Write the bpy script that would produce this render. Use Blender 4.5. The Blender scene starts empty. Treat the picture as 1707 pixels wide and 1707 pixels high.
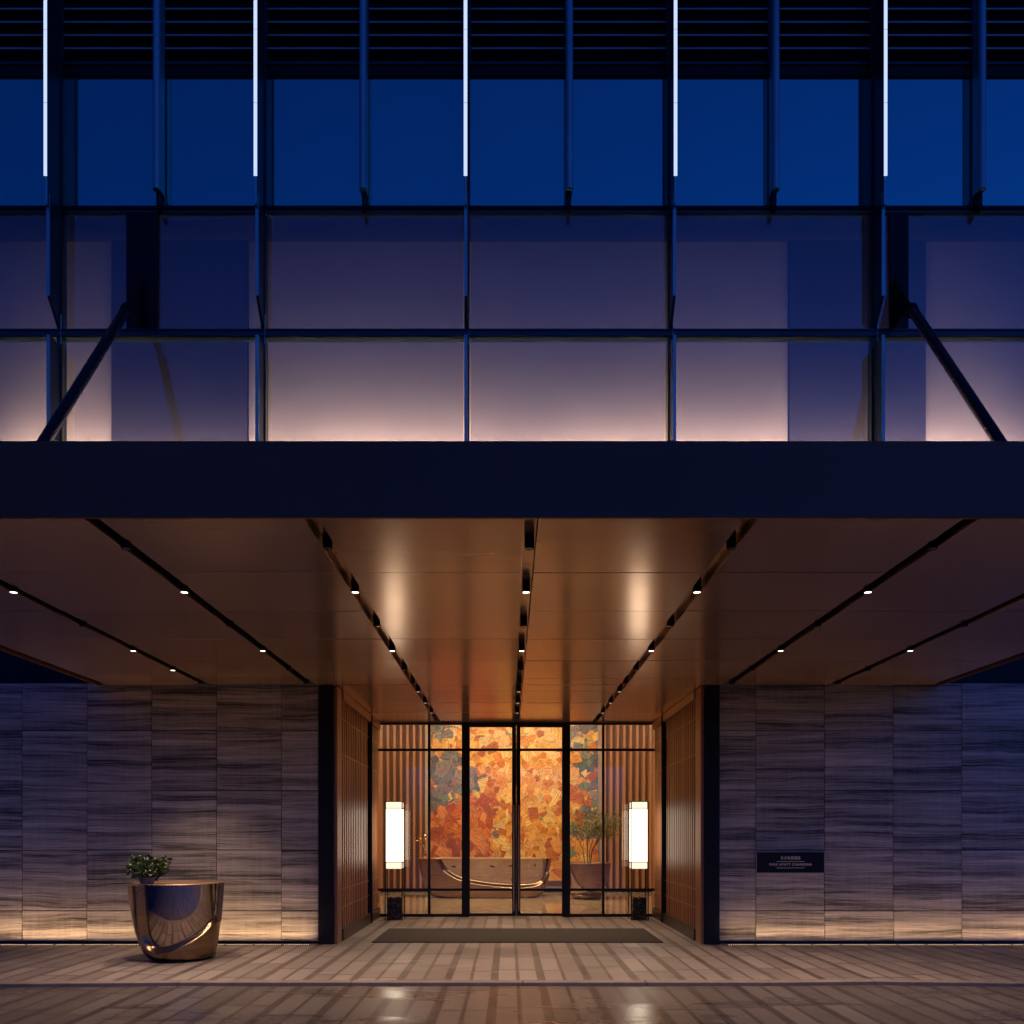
import bpy, bmesh, math, random
from mathutils import Vector, Matrix
random.seed(7)
S = bpy.context.scene
C = S.collection
R = math.radians
# ------------------------------------------------------------------ camera
cd = bpy.data.cameras.new("camera"); cam = bpy.data.objects.new("camera", cd); C.objects.link(cam)
cam.location = (-0.15, 0, 1.5); cam.rotation_euler = (R(90), 0, 0)
cd.sensor_width = 36; cd.lens = 1350/1707*36
cd.shift_x = 6.5/1707; cd.shift_y = 537.5/1707
cd.clip_end = 2000; cd.clip_start = 0.05
S.camera = cam
# ------------------------------------------------------------------ world (dusk)
W = bpy.data.worlds.new("World"); S.world = W; W.use_nodes = True
wn = W.node_tree; wn.nodes.clear()
sky = wn.nodes.new('ShaderNodeTexSky'); sky.sky_type = 'NISHITA'; sky.sun_disc = False
sky.sun_elevation = R(-4); sky.sun_rotation = R(150); sky.altitude = 50
sky.ozone_density = 6; sky.dust_density = 0.6; sky.air_density = 1.0
mix = wn.nodes.new('ShaderNodeMix'); mix.data_type = 'RGBA'; mix.blend_type = 'MULTIPLY'
mix.inputs[0].default_value = 1; mix.inputs[7].default_value = (0.42, 0.98, 0.96, 1)
bg = wn.nodes.new('ShaderNodeBackground'); bg.inputs[1].default_value = SKY_STRENGTH = 8.5
wo = wn.nodes.new('ShaderNodeOutputWorld')
wn.links.new(sky.outputs[0], mix.inputs[6]); wn.links.new(mix.outputs[2], bg.inputs[0]); wn.links.new(bg.outputs[0], wo.inputs[0])
S.view_settings.view_transform = 'Standard'; S.view_settings.look = 'None'
S.view_settings.exposure = 0; S.view_settings.gamma = 1
S.render.engine = 'CYCLES'
S.cycles.max_bounces = 10; S.cycles.transparent_max_bounces = 16
S.cycles.sample_clamp_indirect = 4

WARM = (1.0, 0.62, 0.36)
# ------------------------------------------------------------------ node helpers
class M:
    """a small wrapper so shader maths reads like maths"""
    def __init__(s, name):
        s.m = bpy.data.materials.new(name); s.m.use_nodes = True
        s.t = s.m.node_tree; s.t.nodes.clear(); s.out = s.n('ShaderNodeOutputMaterial')
    def n(s, k): return s.t.nodes.new(k)
    def put(s, sock, v):
        if isinstance(v, V): s.t.links.new(v.o, sock)
        elif v is not None:
            if hasattr(sock.default_value, '__len__') and isinstance(v, (tuple, list)):
                v = tuple(v); L = len(sock.default_value)
                sock.default_value = v + (1,)*(L-len(v)) if L > len(v) else v
            else: sock.default_value = v
    def math(s, op, a, b=None, c=None, clamp=False):
        n = s.n('ShaderNodeMath'); n.operation = op; n.use_clamp = clamp
        for i, v in enumerate((a, b, c)):
            if v is not None: s.put(n.inputs[i], v)
        return V(s, n.outputs[0])
    def coord(s, which='Object'): return V(s, s.n('ShaderNodeTexCoord').outputs[which])
    def sep(s, v):
        n = s.n('ShaderNodeSeparateXYZ'); s.put(n.inputs[0], v); return [V(s, o) for o in n.outputs]
    def comb(s, x, y, z):
        n = s.n('ShaderNodeCombineXYZ')
        for i, v in enumerate((x, y, z)): s.put(n.inputs[i], v)
        return V(s, n.outputs[0])
    def noise(s, v, scale=1, detail=3, rough=.5, dist=0):
        n = s.n('ShaderNodeTexNoise'); s.put(n.inputs['Vector'], v); n.inputs['Scale'].default_value = scale
        n.inputs['Detail'].default_value = detail; n.inputs['Roughness'].default_value = rough; n.inputs['Distortion'].default_value = dist
        return V(s, n.outputs[0])
    def white(s, v):
        n = s.n('ShaderNodeTexWhiteNoise'); n.noise_dimensions = '3D'; s.put(n.inputs['Vector'], v); return V(s, n.outputs[0])
    def voro(s, v, scale, feature='F1'):
        n = s.n('ShaderNodeTexVoronoi'); n.feature = feature; s.put(n.inputs['Vector'], v); n.inputs['Scale'].default_value = scale
        return V(s, n.outputs[0])
    def attr(s, name, out=2):
        n = s.n('ShaderNodeAttribute'); n.attribute_name = name; return V(s, n.outputs[out])
    def ramp(s, f, stops, interp='LINEAR'):
        n = s.n('ShaderNodeValToRGB'); s.put(n.inputs[0], f); e = n.color_ramp.elements; n.color_ramp.interpolation = interp
        while len(e) < len(stops): e.new(.5)
        for i, (p, c) in enumerate(stops):
            e[i].position = p; e[i].color = tuple(c)+(1,) if len(c) == 3 else c
        return V(s, n.outputs[0])
    def mixc(s, f, a, b, mode='MIX'):
        n = s.n('ShaderNodeMix'); n.data_type = 'RGBA'; n.blend_type = mode
        s.put(n.inputs[0], f); s.put(n.inputs[6], a); s.put(n.inputs[7], b); return V(s, n.outputs[2])
    def step(s, e0, e1, x):
        n = s.n('ShaderNodeMapRange'); n.interpolation_type = 'SMOOTHSTEP'; s.put(n.inputs[0], x)
        s.put(n.inputs[1], e0); s.put(n.inputs[2], e1); return V(s, n.outputs[0])
    def bump(s, h, strength=.3, dist=.01):
        n = s.n('ShaderNodeBump'); s.put(n.inputs['Height'], h); n.inputs['Strength'].default_value = strength
        n.inputs['Distance'].default_value = dist; return V(s, n.outputs[0])
    def pbr(s, color, rough=.5, metal=0, normal=None, **kw):
        n = s.n('ShaderNodeBsdfPrincipled'); s.put(n.inputs['Base Color'], color); s.put(n.inputs['Roughness'], rough)
        s.put(n.inputs['Metallic'], metal)
        if normal is not None: s.put(n.inputs['Normal'], normal)
        for k, v in kw.items(): s.put(n.inputs[k.replace('_', ' ')], v)
        s.t.links.new(n.outputs[0], s.out.inputs[0]); return s.m
    def emit(s, color, strength):
        n = s.n('ShaderNodeEmission'); s.put(n.inputs[0], color); s.put(n.inputs[1], strength)
        s.t.links.new(n.outputs[0], s.out.inputs[0]); return s.m
class V:
    def __init__(s, m, o): s.m = m; s.o = o
    def __add__(s, b): return s.m.math('ADD', s, b)
    def __radd__(s, b): return s.m.math('ADD', s, b)
    def __sub__(s, b): return s.m.math('SUBTRACT', s, b)
    def __rsub__(s, b): return s.m.math('SUBTRACT', b, s)
    def __mul__(s, b): return s.m.math('MULTIPLY', s, b)
    def __rmul__(s, b): return s.m.math('MULTIPLY', s, b)
    def __truediv__(s, b): return s.m.math('DIVIDE', s, b)
    def floor(s): return s.m.math('FLOOR', s)
    def fract(s): return s.m.math('FRACT', s)
    def wrap(s, p): return s.m.math('WRAP', s, p, 0.0)
    def gt(s, b): return s.m.math('GREATER_THAN', s, b)
    def lt(s, b): return s.m.math('LESS_THAN', s, b)

MAT = {}
def simple(name, color, rough=.5, metal=0, var=.12, scale=3.0, rvar=.08, bump=0, **kw):
    m = M(name); co = m.coord(); nz = m.noise(co, scale, 5, .6)
    a = tuple(c*(1-var) for c in color); b = tuple(min(1, c*(1+var)) for c in color)
    col = m.ramp(nz, [(.3, a), (.7, b)])
    rg = m.noise(co, scale*2.3, 4)*(2*rvar)+(rough-rvar)
    nm = m.bump(m.noise(co, scale*9, 4), bump, .004) if bump else None
    MAT[name] = m.pbr(col, rg, metal, nm, **kw); return MAT[name]
simple('black_steel', (.010, .009, .009), .5, 0, .2, Specular_IOR_Level=.22)
simple('black_slot', (.006, .006, .007), .6)
simple('navy_metal', (.19, .062, .018), .5, .0, .1, .8)
simple('lip_alu', (.22, .46, .42), .4, .3)
simple('blue_alu', (.22, .60, .56), .38, .5, .12, 1.2)
simple('dark_alu', (.035, .07, .075), .4, .6, .15, 1.2)
simple('black_panel', (.007, .007, .009), .5, Specular_IOR_Level=.25)
simple('rod_paint', (.012, .011, .012), .25, .0, .2, 4)
simple('light_panel', (.38, .34, .32), .75, 0, .07, .7, .05)
simple('dark_column', (.075, .07, .085), .5, 0, .12, .6)
simple('inner_dark', (.02, .022, .03), .8)
simple('terracotta', (.33, .24, .21), .7, 0, .15, 30)
simple('soil', (.03, .02, .015), .9, 0, .3, 40)
simple('stem', (.12, .08, .05), .8, 0, .3, 40)
simple('gold', (.75, .48, .2), .22, 1, .1, 20)
simple('handle_metal', (.50, .34, .25), .4, .35, .1, 10)
simple('wood_baseboard', (.05, .028, .02), .4)
simple('kerb_stone', (.17, .137, .122), .6, 0, .2, 5, .12, .3)
simple('plaster', (.45, .36, .29), .7, 0, .05)
simple('letter_metal', (.95, .78, .66), .5, 0, .03)
# brushed bronze soffit
m = M('bronze_soffit'); co = m.coord(); x, y, z = m.sep(co)
grain = m.noise(m.comb(x*.8, y*22, z), 1, 3, .5)
pn = m.attr('rnd')
big = m.noise(m.comb(x*.5, y*1.2, 0), 1, 2)
col = m.ramp(grain*.25+big*.35+pn*.4, [(.2, (.50, .30, .185)), (.8, (.60, .375, .24))])
MAT['bronze_soffit'] = m.pbr(col, big*.05+.155+pn*.035, .62, m.bump(m.noise(m.comb(x*.35, y*1.1, pn*9.0), 1, 1), .10, .02))
simple('slot_bronze', (.16, .095, .06), .3, .85, .1, 2)
# vessel finishes
m = M('satin_bronze'); x, y, z = m.sep(m.coord())
MAT['satin_bronze'] = m.pbr(m.ramp(m.noise(m.comb(x*2, y*2, z*30), 1, 4), [(.3, (.24, .165, .10)), (.7, (.32, .22, .14))]), m.noise(m.comb(x, y, z), 4, 3)*.1+.24, 1.0)
m = M('polished_bronze'); co = m.coord()
MAT['polished_bronze'] = m.pbr((.43, .36, .29), .05, 1.0, m.bump(m.noise(co, 3.5, 1), .12, .02))
simple('top_bronze', (.34, .22, .13), .45, .6, .1)
# wood
def wood(name, c0, c1, axis='z', rough=.42):
    m = M(name); x, y, z = m.sep(m.coord())
    v = m.comb(x*22, y*22, z*.35)
    g = m.noise(v, 1, 4, .6); r = m.attr('rnd')
    MAT[name] = m.pbr(m.ramp(g*.6+r*.4, [(.25, c0), (.75, c1)]), rough, 0, m.bump(g, .15, .003))
wood('walnut', (.20, .078, .034), (.45, .20, .092), rough=.36)
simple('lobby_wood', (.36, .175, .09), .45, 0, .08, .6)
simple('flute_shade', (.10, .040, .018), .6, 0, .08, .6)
# black marble
m = M('black_marble'); co = m.coord(); v = m.noise(co, 6, 6, .6, 2.5)
MAT['black_marble'] = m.pbr(m.ramp(v, [(.485, (.006, .006, .007)), (.5, (.25, .22, .2)), (.515, (.006, .006, .007))]), .12)
# veined stone
m = M('veined_stone'); x, y, z = m.sep(m.coord()); r = m.attr('rnd')
xs = x+r*37.0; zs = z+r*11.0
warp = m.noise(m.comb(xs*.9, r*9.0, zs*1.3), 1, 4, .55)
zz = zs+warp*.10
b1 = m.noise(m.comb(xs*.30, r*5.0, zz*9.0), 1, 4, .62)
b2 = m.noise(m.comb(xs*.7, r*3.0+4, zz*46.0), 1, 5, .75)
b3 = m.noise(m.comb(xs*2.5, 7, zz*85.0), 1, 3, .6)
vert = m.noise(m.comb(xs*16, 3, zs*1.2), 1, 3, .6)
f = b1*.42+b2*.38+b3*.18+vert*.05
col = m.ramp(f, [(.40, (.035, .031, .026)), (.46, (.15, .130, .107)), (.505, (.33, .29, .24)), (.56, (.47, .41, .335)), (.64, (.74, .65, .52))])
MAT['veined_stone'] = m.pbr(col, m.noise(m.comb(xs*2, 0, zs*9), 1, 3)*.2+.38, 0, m.bump(b2, .12, .003), Specular_IOR_Level=.3)
# paving
def paving(name, wet):
    m = M(name); x, y, z = m.sep(m.coord())
    P = .486
    wob = m.noise(m.comb(x*.7, y*.7, 0), 1, 2)*.012
    u = (x+wob+.243+50*P); c = (u/P).floor(); uf = u-c*P
    # pale slab | thin joint | pale slab | wide band
    s1 = uf.lt(.182); s2 = uf.gt(.220)*uf.lt(.402)
    rc = m.white(m.comb(c, 3, 0))
    Ls = .92
    yy = y/Ls + rc*4.0 + (c*.5).floor()*.37; k = yy.floor(); yf = (yy-k)*Ls
    joint = yf.lt(.042)
    slab = (s1+s2)*(1-joint)
    cell = m.white(m.comb(c*2+s2, k, 1))
    fine = m.noise(m.comb(x, y, 0), 90, 3, .7); mott = m.noise(m.comb(x, y, 0), 2.2, 5, .6)
    colp = m.ramp(cell*.45+mott*.35+fine*.2, [(.2, (.145, .118, .106)), (.5, (.205, .170, .154)), (.85, (.275, .232, .210))])
    cd_ = m.ramp(mott*.6+fine*.4, [(.3, (.075, .057, .050)), (.75, (.125, .098, .086))])
    # dark accents where bands meet
    yb = y/.58+rc*2.0; kb = yb.floor(); acc = m.white(m.comb(c, kb, 7)).gt(.86)*(1-s1-s2)*uf.gt(.412)
    cd2 = m.mixc(acc*.6, cd_, (.05, .034, .03))
    col = m.mixc(slab, cd2, colp)
    puddle = m.step(.50, .62, m.noise(m.comb(x*.55, y*1.6, 4), 1, 3, .55))
    if wet:
        rough = .33-puddle*.15+fine*.06
        col = m.mixc(.60, col, (.01, .008, .008)); col = m.mixc(puddle*.45, col, m.mixc(.5, col, (.02, .015, .012)))
    else:
        rough = .50-puddle*.12+fine*.1
    h = slab*.6+fine*.12
    MAT[name] = m.pbr(col, rough, 0, m.bump(h, .30, .004))
paving('paving_dry', False); paving('paving_wet', True)
# lobby marble floor
m = M('lobby_marble'); x, y, z = m.sep(m.coord())
v = m.noise(m.comb(x*.8, y*.8, 0), 1.2, 6, .6, 1.8)
u1 = (x/.6).fract(); v1 = (y/.6).fract()
d = u1.lt(.22)*v1.lt(.10)*m.white(m.comb((x/.6).floor(), (y/.6).floor(), 0)).gt(.55)
col = m.mixc(d, m.ramp(v, [(.3, (.30, .21, .15)), (.5, (.42, .32, .24)), (.7, (.50, .40, .31))]), (.03, .02, .018))
MAT['lobby_marble'] = m.pbr(col, .07)
# mat
m = M('mat_fibre'); x, y, z = m.sep(m.coord()); fb = m.noise(m.comb(x*3, y*120, 0), 1, 3, .7)
MAT['mat_fibre'] = m.pbr(m.ramp(fb, [(.3, (.012, .008, .006)), (.7, (.040, .026, .020))]), .9, 0, m.bump(fb, .6, .005))
# foliage
m = M('leaf_green'); r = m.attr('rnd')
MAT['leaf_green'] = m.pbr(m.ramp(r, [(0, (.018, .04, .010)), (.6, (.045, .085, .022)), (.88, (.09, .13, .04)), (1, (.42, .42, .30))]), .38)
m = M('leaf_tree'); r = m.attr('rnd')
MAT['leaf_tree'] = m.pbr(m.ramp(r, [(0, (.05, .065, .02)), (.6, (.13, .15, .05)), (1, (.36, .33, .12))]), .5)
# artwork pieces
m = M('art_strokes'); cc = V(m, m.n('ShaderNodeAttribute').outputs[0]); cc.o.node.attribute_name = 'tint'
uvn = m.n('ShaderNodeUVMap'); uvn.uv_map = 'uv'; ux, uy, _ = m.sep(V(m, uvn.outputs[0]))
st = m.noise(m.comb(ux*.6, uy*6.5, m.attr('rnd')*20), 1, 4, .75)
MAT['art_strokes'] = m.pbr(m.mixc(1.0, cc, m.ramp(st, [(.38, (.40, .32, .26)), (.5, (.80, .74, .66)), (.62, (1.0, 1.0, .94))]), 'MULTIPLY'), .45, 0, m.bump(st, .2, .003))
# glass: clear pane (transparent with fresnel reflection)
def glass(name, tint=(.93, .93, .93), refl=1.0, ior=1.5, film=None, rough=0.0, filmc=(.3, .3, .35)):
    m = M(name)
    tr = m.n('ShaderNodeBsdfTransparent'); tr.inputs[0].default_value = tint+(1,)
    gl = m.n('ShaderNodeBsdfGlossy'); gl.inputs['Roughness'].default_value = rough; gl.inputs['Color'].default_value = (refl if isinstance(refl, tuple) else (refl, refl, refl))+(1,)
    co = m.coord(); bp = m.bump(m.noise(co, .8, 2), .06, .02); m.put(gl.inputs['Normal'], bp)
    fr = m.n('ShaderNodeFresnel'); bf = V(m, m.n('ShaderNodeNewGeometry').outputs['Backfacing']); m.put(fr.inputs[0], bf*(1/ior-ior)+ior)
    mx = m.n('ShaderNodeMixShader'); m.t.links.new(fr.outputs[0], mx.inputs[0]); m.t.links.new(tr.outputs[0], mx.inputs[1]); m.t.links.new(gl.outputs[0], mx.inputs[2])
    o = mx.outputs[0]
    if film:
        df = m.n('ShaderNodeBsdfDiffuse'); df.inputs[0].default_value = filmc+(1,)
        m2 = m.n('ShaderNodeMixShader'); m.put(m2.inputs[0], m.noise(m.comb(*[a for a in m.sep(co)]), 1.5, 4)*(film*.6)+film*.7)
        m.t.links.new(o, m2.inputs[1]); m.t.links.new(df.outputs[0], m2.inputs[2]); o = m2.outputs[0]
    m.t.links.new(o, m.out.inputs[0]); MAT[name] = m.m
glass('clear_glass')
glass('facade_glass', (.80, .84, .90), (.25, .95, .85), 2.15, .05, .03, (.34, .33, .38))
# reflective window glass
m = M('mirror_glass'); co = m.coord()
MAT['mirror_glass'] = m.pbr((.06, .74, .60), .05, .9, m.bump(m.noise(co, .55, 2), .10, .02))
# lamps
MAT['shade_glow'] = M('shade_glow').emit((1.0, .81, .60), 3.7)
MAT['shade_band'] = M('shade_band').emit((1.0, .78, .56), 1.35)
MAT['tube_glow'] = M('tube_glow').emit((.50, .62, 1.0), 1.25)
MAT['led_glow'] = M('led_glow').emit((1.0, .60, .36), 2.4)
MAT['lens_glow'] = M('lens_glow').emit((1.0, .80, .56), 6.0)
MAT['lens_dim'] = M('lens_dim').emit((1.0, .74, .5), .8)
MAT['lens_dark'] = M('lens_dark').pbr((.10, .09, .08), .15, .6)
MAT['cove_glow'] = M('cove_glow').emit((1.0, .70, .42), 3.0)

# ------------------------------------------------------------------ mesh helpers
class MB:
    def __init__(s): s.v = []; s.f = []; s.r = []; s.mi = []; s.cr = .5; s.cm = 0
    def add(s, vs, fs, r=None):
        o = len(s.v); s.v += [tuple(v) for v in vs]
        for f in fs: s.f.append(tuple(i+o for i in f)); s.r.append(s.cr if r is None else r); s.mi.append(s.cm)
        return s
    def box(s, x0, x1, y0, y1, z0, z1, r=None):
        return s.add([(x0,y0,z0),(x1,y0,z0),(x1,y1,z0),(x0,y1,z0),(x0,y0,z1),(x1,y0,z1),(x1,y1,z1),(x0,y1,z1)],
                     [(0,3,2,1),(4,5,6,7),(0,1,5,4),(1,2,6,5),(2,3,7,6),(3,0,4,7)], r)
    def prism(s, pts, axis, a, b, r=None):      # polygon pts (2D) extruded along axis
        n = len(pts); vs = []
        for t in (a, b):
            for p in pts:
                vs.append({'x': (t, p[0], p[1]), 'y': (p[0], t, p[1]), 'z': (p[0], p[1], t)}[axis])
        fs = [tuple(range(n))[::-1], tuple(range(n, 2*n))]+[(i, (i+1) % n, n+(i+1) % n, n+i) for i in range(n)]
        return s.add(vs, fs, r)
    def tube(s, p, q, r0, r1=None, n=16, caps=True):
        p = Vector(p); q = Vector(q); r1 = r0 if r1 is None else r1
        d = (q-p).normalized(); a = d.orthogonal().normalized(); b = d.cross(a); vs = []
        for c_, rr in ((p, r0), (q, r1)):
            for i in range(n):
                t = 2*math.pi*i/n; vs.append(c_+a*math.cos(t)*rr+b*math.sin(t)*rr)
        fs = [(i, (i+1) % n, n+(i+1) % n, n+i) for i in range(n)]
        if caps: fs += [tuple(range(n))[::-1], tuple(range(n, 2*n))]
        return s.add(vs, fs)
    def lathe(s, prof, n=32, c=(0, 0)):
        vs = []; m_ = len(prof)
        for (r_, z_) in prof:
            for i in range(n):
                t = 2*math.pi*i/n; vs.append((c[0]+r_*math.cos(t), c[1]+r_*math.sin(t), z_))
        fs = [(j*n+i, j*n+(i+1) % n, (j+1)*n+(i+1) % n, (j+1)*n+i) for j in range(m_-1) for i in range(n)]
        fs += [tuple(range(n))[::-1], tuple((m_-1)*n+i for i in range(n))]
        return s.add(vs, fs)
    def mesh(s, name, mats, smooth=False, bevel=0):
        me = bpy.data.meshes.new(name); me.from_pydata(s.v, [], s.f)
        if not isinstance(mats, (list, tuple)): mats = [mats]
        for k in mats: me.materials.append(MAT[k])
        at = me.attributes.new('rnd', 'FLOAT', 'FACE')
        for i, v in enumerate(s.r): at.data[i].value = v
        for i, p in enumerate(me.polygons): p.material_index = s.mi[i]; p.use_smooth = smooth
        me.validate(); me.update(); return me
    def build(s, name, mats, parent=None, smooth=False, bevel=0, loc=(0, 0, 0)):
        bm = bmesh.new(); me = s.mesh(name, mats, smooth)
        if not smooth or True:
            bm.from_mesh(me); bmesh.ops.recalc_face_normals(bm, faces=bm.faces); bm.to_mesh(me)
        bm.free()
        o = bpy.data.objects.new(name, me); C.objects.link(o); o.location = loc
        if parent: o.parent = parent
        if bevel:
            b = o.modifiers.new('bevel', 'BEVEL'); b.width = bevel; b.segments = 2; b.limit_method = 'ANGLE'
        if smooth and len(s.f) < 60000:
            try: me.set_sharp_from_angle(angle=R(40))
            except Exception: pass
        return o
def tag(o, label=None, cat=None, group=None, kind=None):
    if label: o['label'] = label
    if cat: o['category'] = cat
    if group: o['group'] = group
    if kind: o['kind'] = kind
    return o
def thing(name, label, cat, loc=(0, 0, 0), group=None, rz=0):
    o = bpy.data.objects.new(name, None); C.objects.link(o); o.location = loc; o.rotation_euler = (0, 0, rz)
    o.empty_display_size = .2
    return tag(o, label, cat, group)
def copy_tree(o, parent=None):
    c = o.copy(); C.objects.link(c); c.parent = parent
    for ch in list(o.children): copy_tree(ch, c)
    return c
def lamp(kind, name, parent, loc, energy, color=WARM, rot=(0, 0, 0), **kw):
    l = bpy.data.lights.new(name, kind); l.energy = energy; l.color = color
    for k, v in kw.items(): setattr(l, k, v)
    o = bpy.data.objects.new(name, l); C.objects.link(o); o.location = loc; o.rotation_euler = rot; o.parent = parent
    return o
F = 1350.0; CX = -.15
def PX(px, d): return (px-847)/F*d+CX
def PZ(py, d): return 1.5+(1391-py)/F*d
DW, DG, DB = 11.1, 14.78, 21.1      # stone wall, entrance glazing, lobby back wall
ZS = 3.535                          # soffit height
# ------------------------------------------------------------------ ground
def sheet(name, x0, x1, y0, y1, z, mat, th=.0):
    b = MB(); b.box(x0, x1, y0, y1, z-.15, z); o = b.build(name, mat); return tag(o, kind='structure')
sheet('ground', -600, 600, -600, 600, -.25, 'kerb_stone')
# upper pavement with a gently bending kerb
kx = [(-16, 8.05), (-8, 8.12), (-5.5, 8.10), (-3.5, 8.20), (0, 8.20), (2.5, 8.20), (3.6, 8.26), (5.0, 8.15), (7.0, 8.02), (16, 8.0)]
KW = .135
b = MB()
n = len(kx)
pts = [(x, y+KW) for x, y in kx]+[(16, 14.9), (-16, 14.9)]
b.prism(pts, 'z', -.15, 0.0)
tag(b.build('pavement', 'paving_dry'), kind='structure')
b = MB()
for (x0, y0), (x1, y1) in zip(kx[:-1], kx[1:]):
    ns = max(1, int((x1-x0)/1.2))
    for i in range(ns):
        a = i/ns; c = (i+1)/ns; g = .003
        xa = x0+(x1-x0)*a+g; xb = x0+(x1-x0)*c-g; ya = y0+(y1-y0)*a; yb = y0+(y1-y0)*c
        b.prism([(xa, ya), (xb, yb), (xb, yb+KW-.002), (xa, ya+KW-.002)], 'z', -.12, .004)
tag(b.build('kerb', 'kerb_stone', bevel=.008), kind='structure')
b = MB(); b.prism([(x, y-.065) for x, y in kx][::-1]+[(-16, -12), (16, -12)], 'z', -.2, -.024)
tag(b.build('road', 'paving_wet'), kind='structure')
# ------------------------------------------------------------------ stone walls
rows = [3.575, PZ(1218, DW), PZ(1318, DW), PZ(1417, DW), PZ(1518, DW), .035]
def stone_wall(label, xs):
    w = thing('stone_wall', label, 'wall', ((xs[0]+xs[-1])/2, DW, 0)); ox = (xs[0]+xs[-1])/2
    b = MB(); b.box(xs[0]-ox+.0, xs[-1]-ox, .06, .40, 0, 3.57); b.build('backing', 'black_slot', w)
    b = MB(); g = .0035
    for i in range(len(xs)-1):
        for j in range(5):
            out = .002 if j == 4 else random.uniform(-.002, .002)
            b.box(xs[i]-ox+g, xs[i+1]-ox-g, -out, .058, rows[j+1]+g*1.3, rows[j]-g*1.3, r=random.random())
    b.build('stone_cladding', 'veined_stone', w, bevel=.003)
    return w
pl = (145-37)/121.6; pr = 114.5/121.6
lx = [PX(531, DW), PX(469, DW)]+[PX(469, DW)-pl*i for i in range(1, 13)]
stone_wall('dark veined stone wall left of the entrance, behind the bronze drum', lx[::-1])
rx = [PX(1197, DW), PX(1260, DW)]+[PX(1260, DW)+pr*i for i in range(1, 12)]
stone_wall('dark veined stone wall right of the entrance, carrying the plaque', rx)
# ground LED strips at the wall base
def led_strip(label, x0, x1):
    t = thing('led_strip', label, 'light strip', ((x0+x1)/2, DW-.15, 0), 'LED strips at the foot of the stone walls'); h = (x1-x0)/2
    b = MB(); b.box(-h, h, -.012, .012, -.03, .006); b.build('housing', 'black_steel', t)
    b = MB(); k = int((x1-x0)/.0296)
    for i in range(k):
        if i % 13 == 12: continue
        xx = -h+.02+i*.0296; L_ = [xx-.0032, xx+.0032, -.004, .004, .006, .013]
        near = (k-108 <= i) if x0 < 0 else (i < 108)
        if near: d_ = MB(); d_.box(*L_); d_.build('diode', 'led_glow', t)
        else: b.box(*L_)
    tag(b.build('diodes', 'led_glow', t), kind='stuff')
    m_ = max(1, round((x1-x0)/1.0))
    for i in range(m_):
        xx = -h+(i+.5)*(x1-x0)/m_
        lamp('AREA', 'strip_light', t, (xx, .01, .02), 2.7*random.uniform(.5, 1.5), (1, .62, .34), (R(180-16), 0, 0), shape='RECTANGLE', size=(x1-x0)/m_, size_y=.012, spread=R(125))
led_strip('dotted warm LED strip along the foot of the left stone wall', -13.2, PX(521, DW))
led_strip('dotted warm LED strip along the foot of the right stone wall', PX(1208, DW), 13.0)
# ------------------------------------------------------------------ black portal + recess side screens
XI = 2.535
p = thing('entrance_portal', 'black steel portal framing the recessed entrance', 'portal', (0, DW, 0))
for sx in (-1, 1):
    b = MB(); b.box(*sorted((sx*XI, sx*2.735)), -.06, .34, 0, 3.57); b.build('jamb', 'black_steel', p, bevel=.004)
    b = MB(); b.box(*sorted((sx*(XI-.045), sx*(XI-.002))), .0, .30, 0, ZS-.01); b.build('jamb_lining', 'walnut', p)
def screen(sx, label):
    t = thing('slatted_screen', label, 'wall panel', (sx*XI, DW+.34, 0), 'slatted timber side walls of the recess')
    L = DG-DW-.34
    b = MB(); b.box(*sorted((0, sx*.2)), .0, L+.3, 0, ZS+.02); b.build('back_panel', 'walnut', t)
    b = MB(); nsl = 24; step = L/nsl; i = 0
    for i in range(nsl):
        y0 = i*step+.02
        if abs(y0+.03-(L-.99)) < .09: continue
        b.box(*sorted((-sx*.020, -sx*.001)), y0, y0+step*.52, .17, ZS-.13, r=random.random())
    b.build('slats', 'walnut', t, bevel=.004)
    for z in (3.15, 2.64, .72, .46):
        b = MB(); b.box(*sorted((-sx*.017, -sx*.002)), .02, L-.02, z-.007, z+.007); b.build('rail', 'handle_metal', t)
    b = MB(); b.box(*sorted((-sx*.06, -sx*.001)), 0, L, .0, .165); b.build('baseboard', 'wood_baseboard', t)
    b = MB(); b.box(*sorted((-sx*.06, -sx*.001)), 0, L, ZS-.125, ZS-.002); b.build('top_rail', 'walnut', t)
    b = MB(); b.box(*sorted((-sx*.075, -sx*.001)), L-1.02, L-.96, .0, ZS-.003); b.build('post', 'black_steel', t)
    return t
screen(-1, 'slatted walnut side wall on the left of the entrance recess')
screen(1, 'slatted walnut side wall on the right of the entrance recess')
# ------------------------------------------------------------------ canopy
TX = [-5.66, -4.26, -2.84, -1.42, 0, 1.42, 2.84, 4.26, 5.66]
HW = .048
FR = 5.19
cn = thing('canopy', 'wide dark canopy with bronze soffit over the entrance', 'canopy', (0, FR, ZS))
def soffit_boxes(b, x0, x1, ys):
    for y0, y1 in zip(ys[:-1], ys[1:]):
        if x1-x0 > .01:
            n0 = len(b.v); b.box(x0+.001, x1-.001, y0+.006-FR, y1-.006-FR, 0, .02, r=random.random())
            d0, d1 = random.uniform(0, .007), random.uniform(0, .007)
            for q in range(n0, n0+8):
                x_, y_, z_ = b.v[q]; b.v[q] = (x_, y_, z_+(d0 if q-n0 in (0, 1, 4, 5) else d1))
yc = [FR+.03, 6.30, 7.385, 8.45, 9.5, 10.57, DW-.07]
yr = [DW-.06, 11.54, 12.54, 13.52, DG-.03]
b = MB()
for a, c in zip(TX[:-1], TX[1:]): soffit_boxes(b, a+HW, c-HW, yc)
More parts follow.
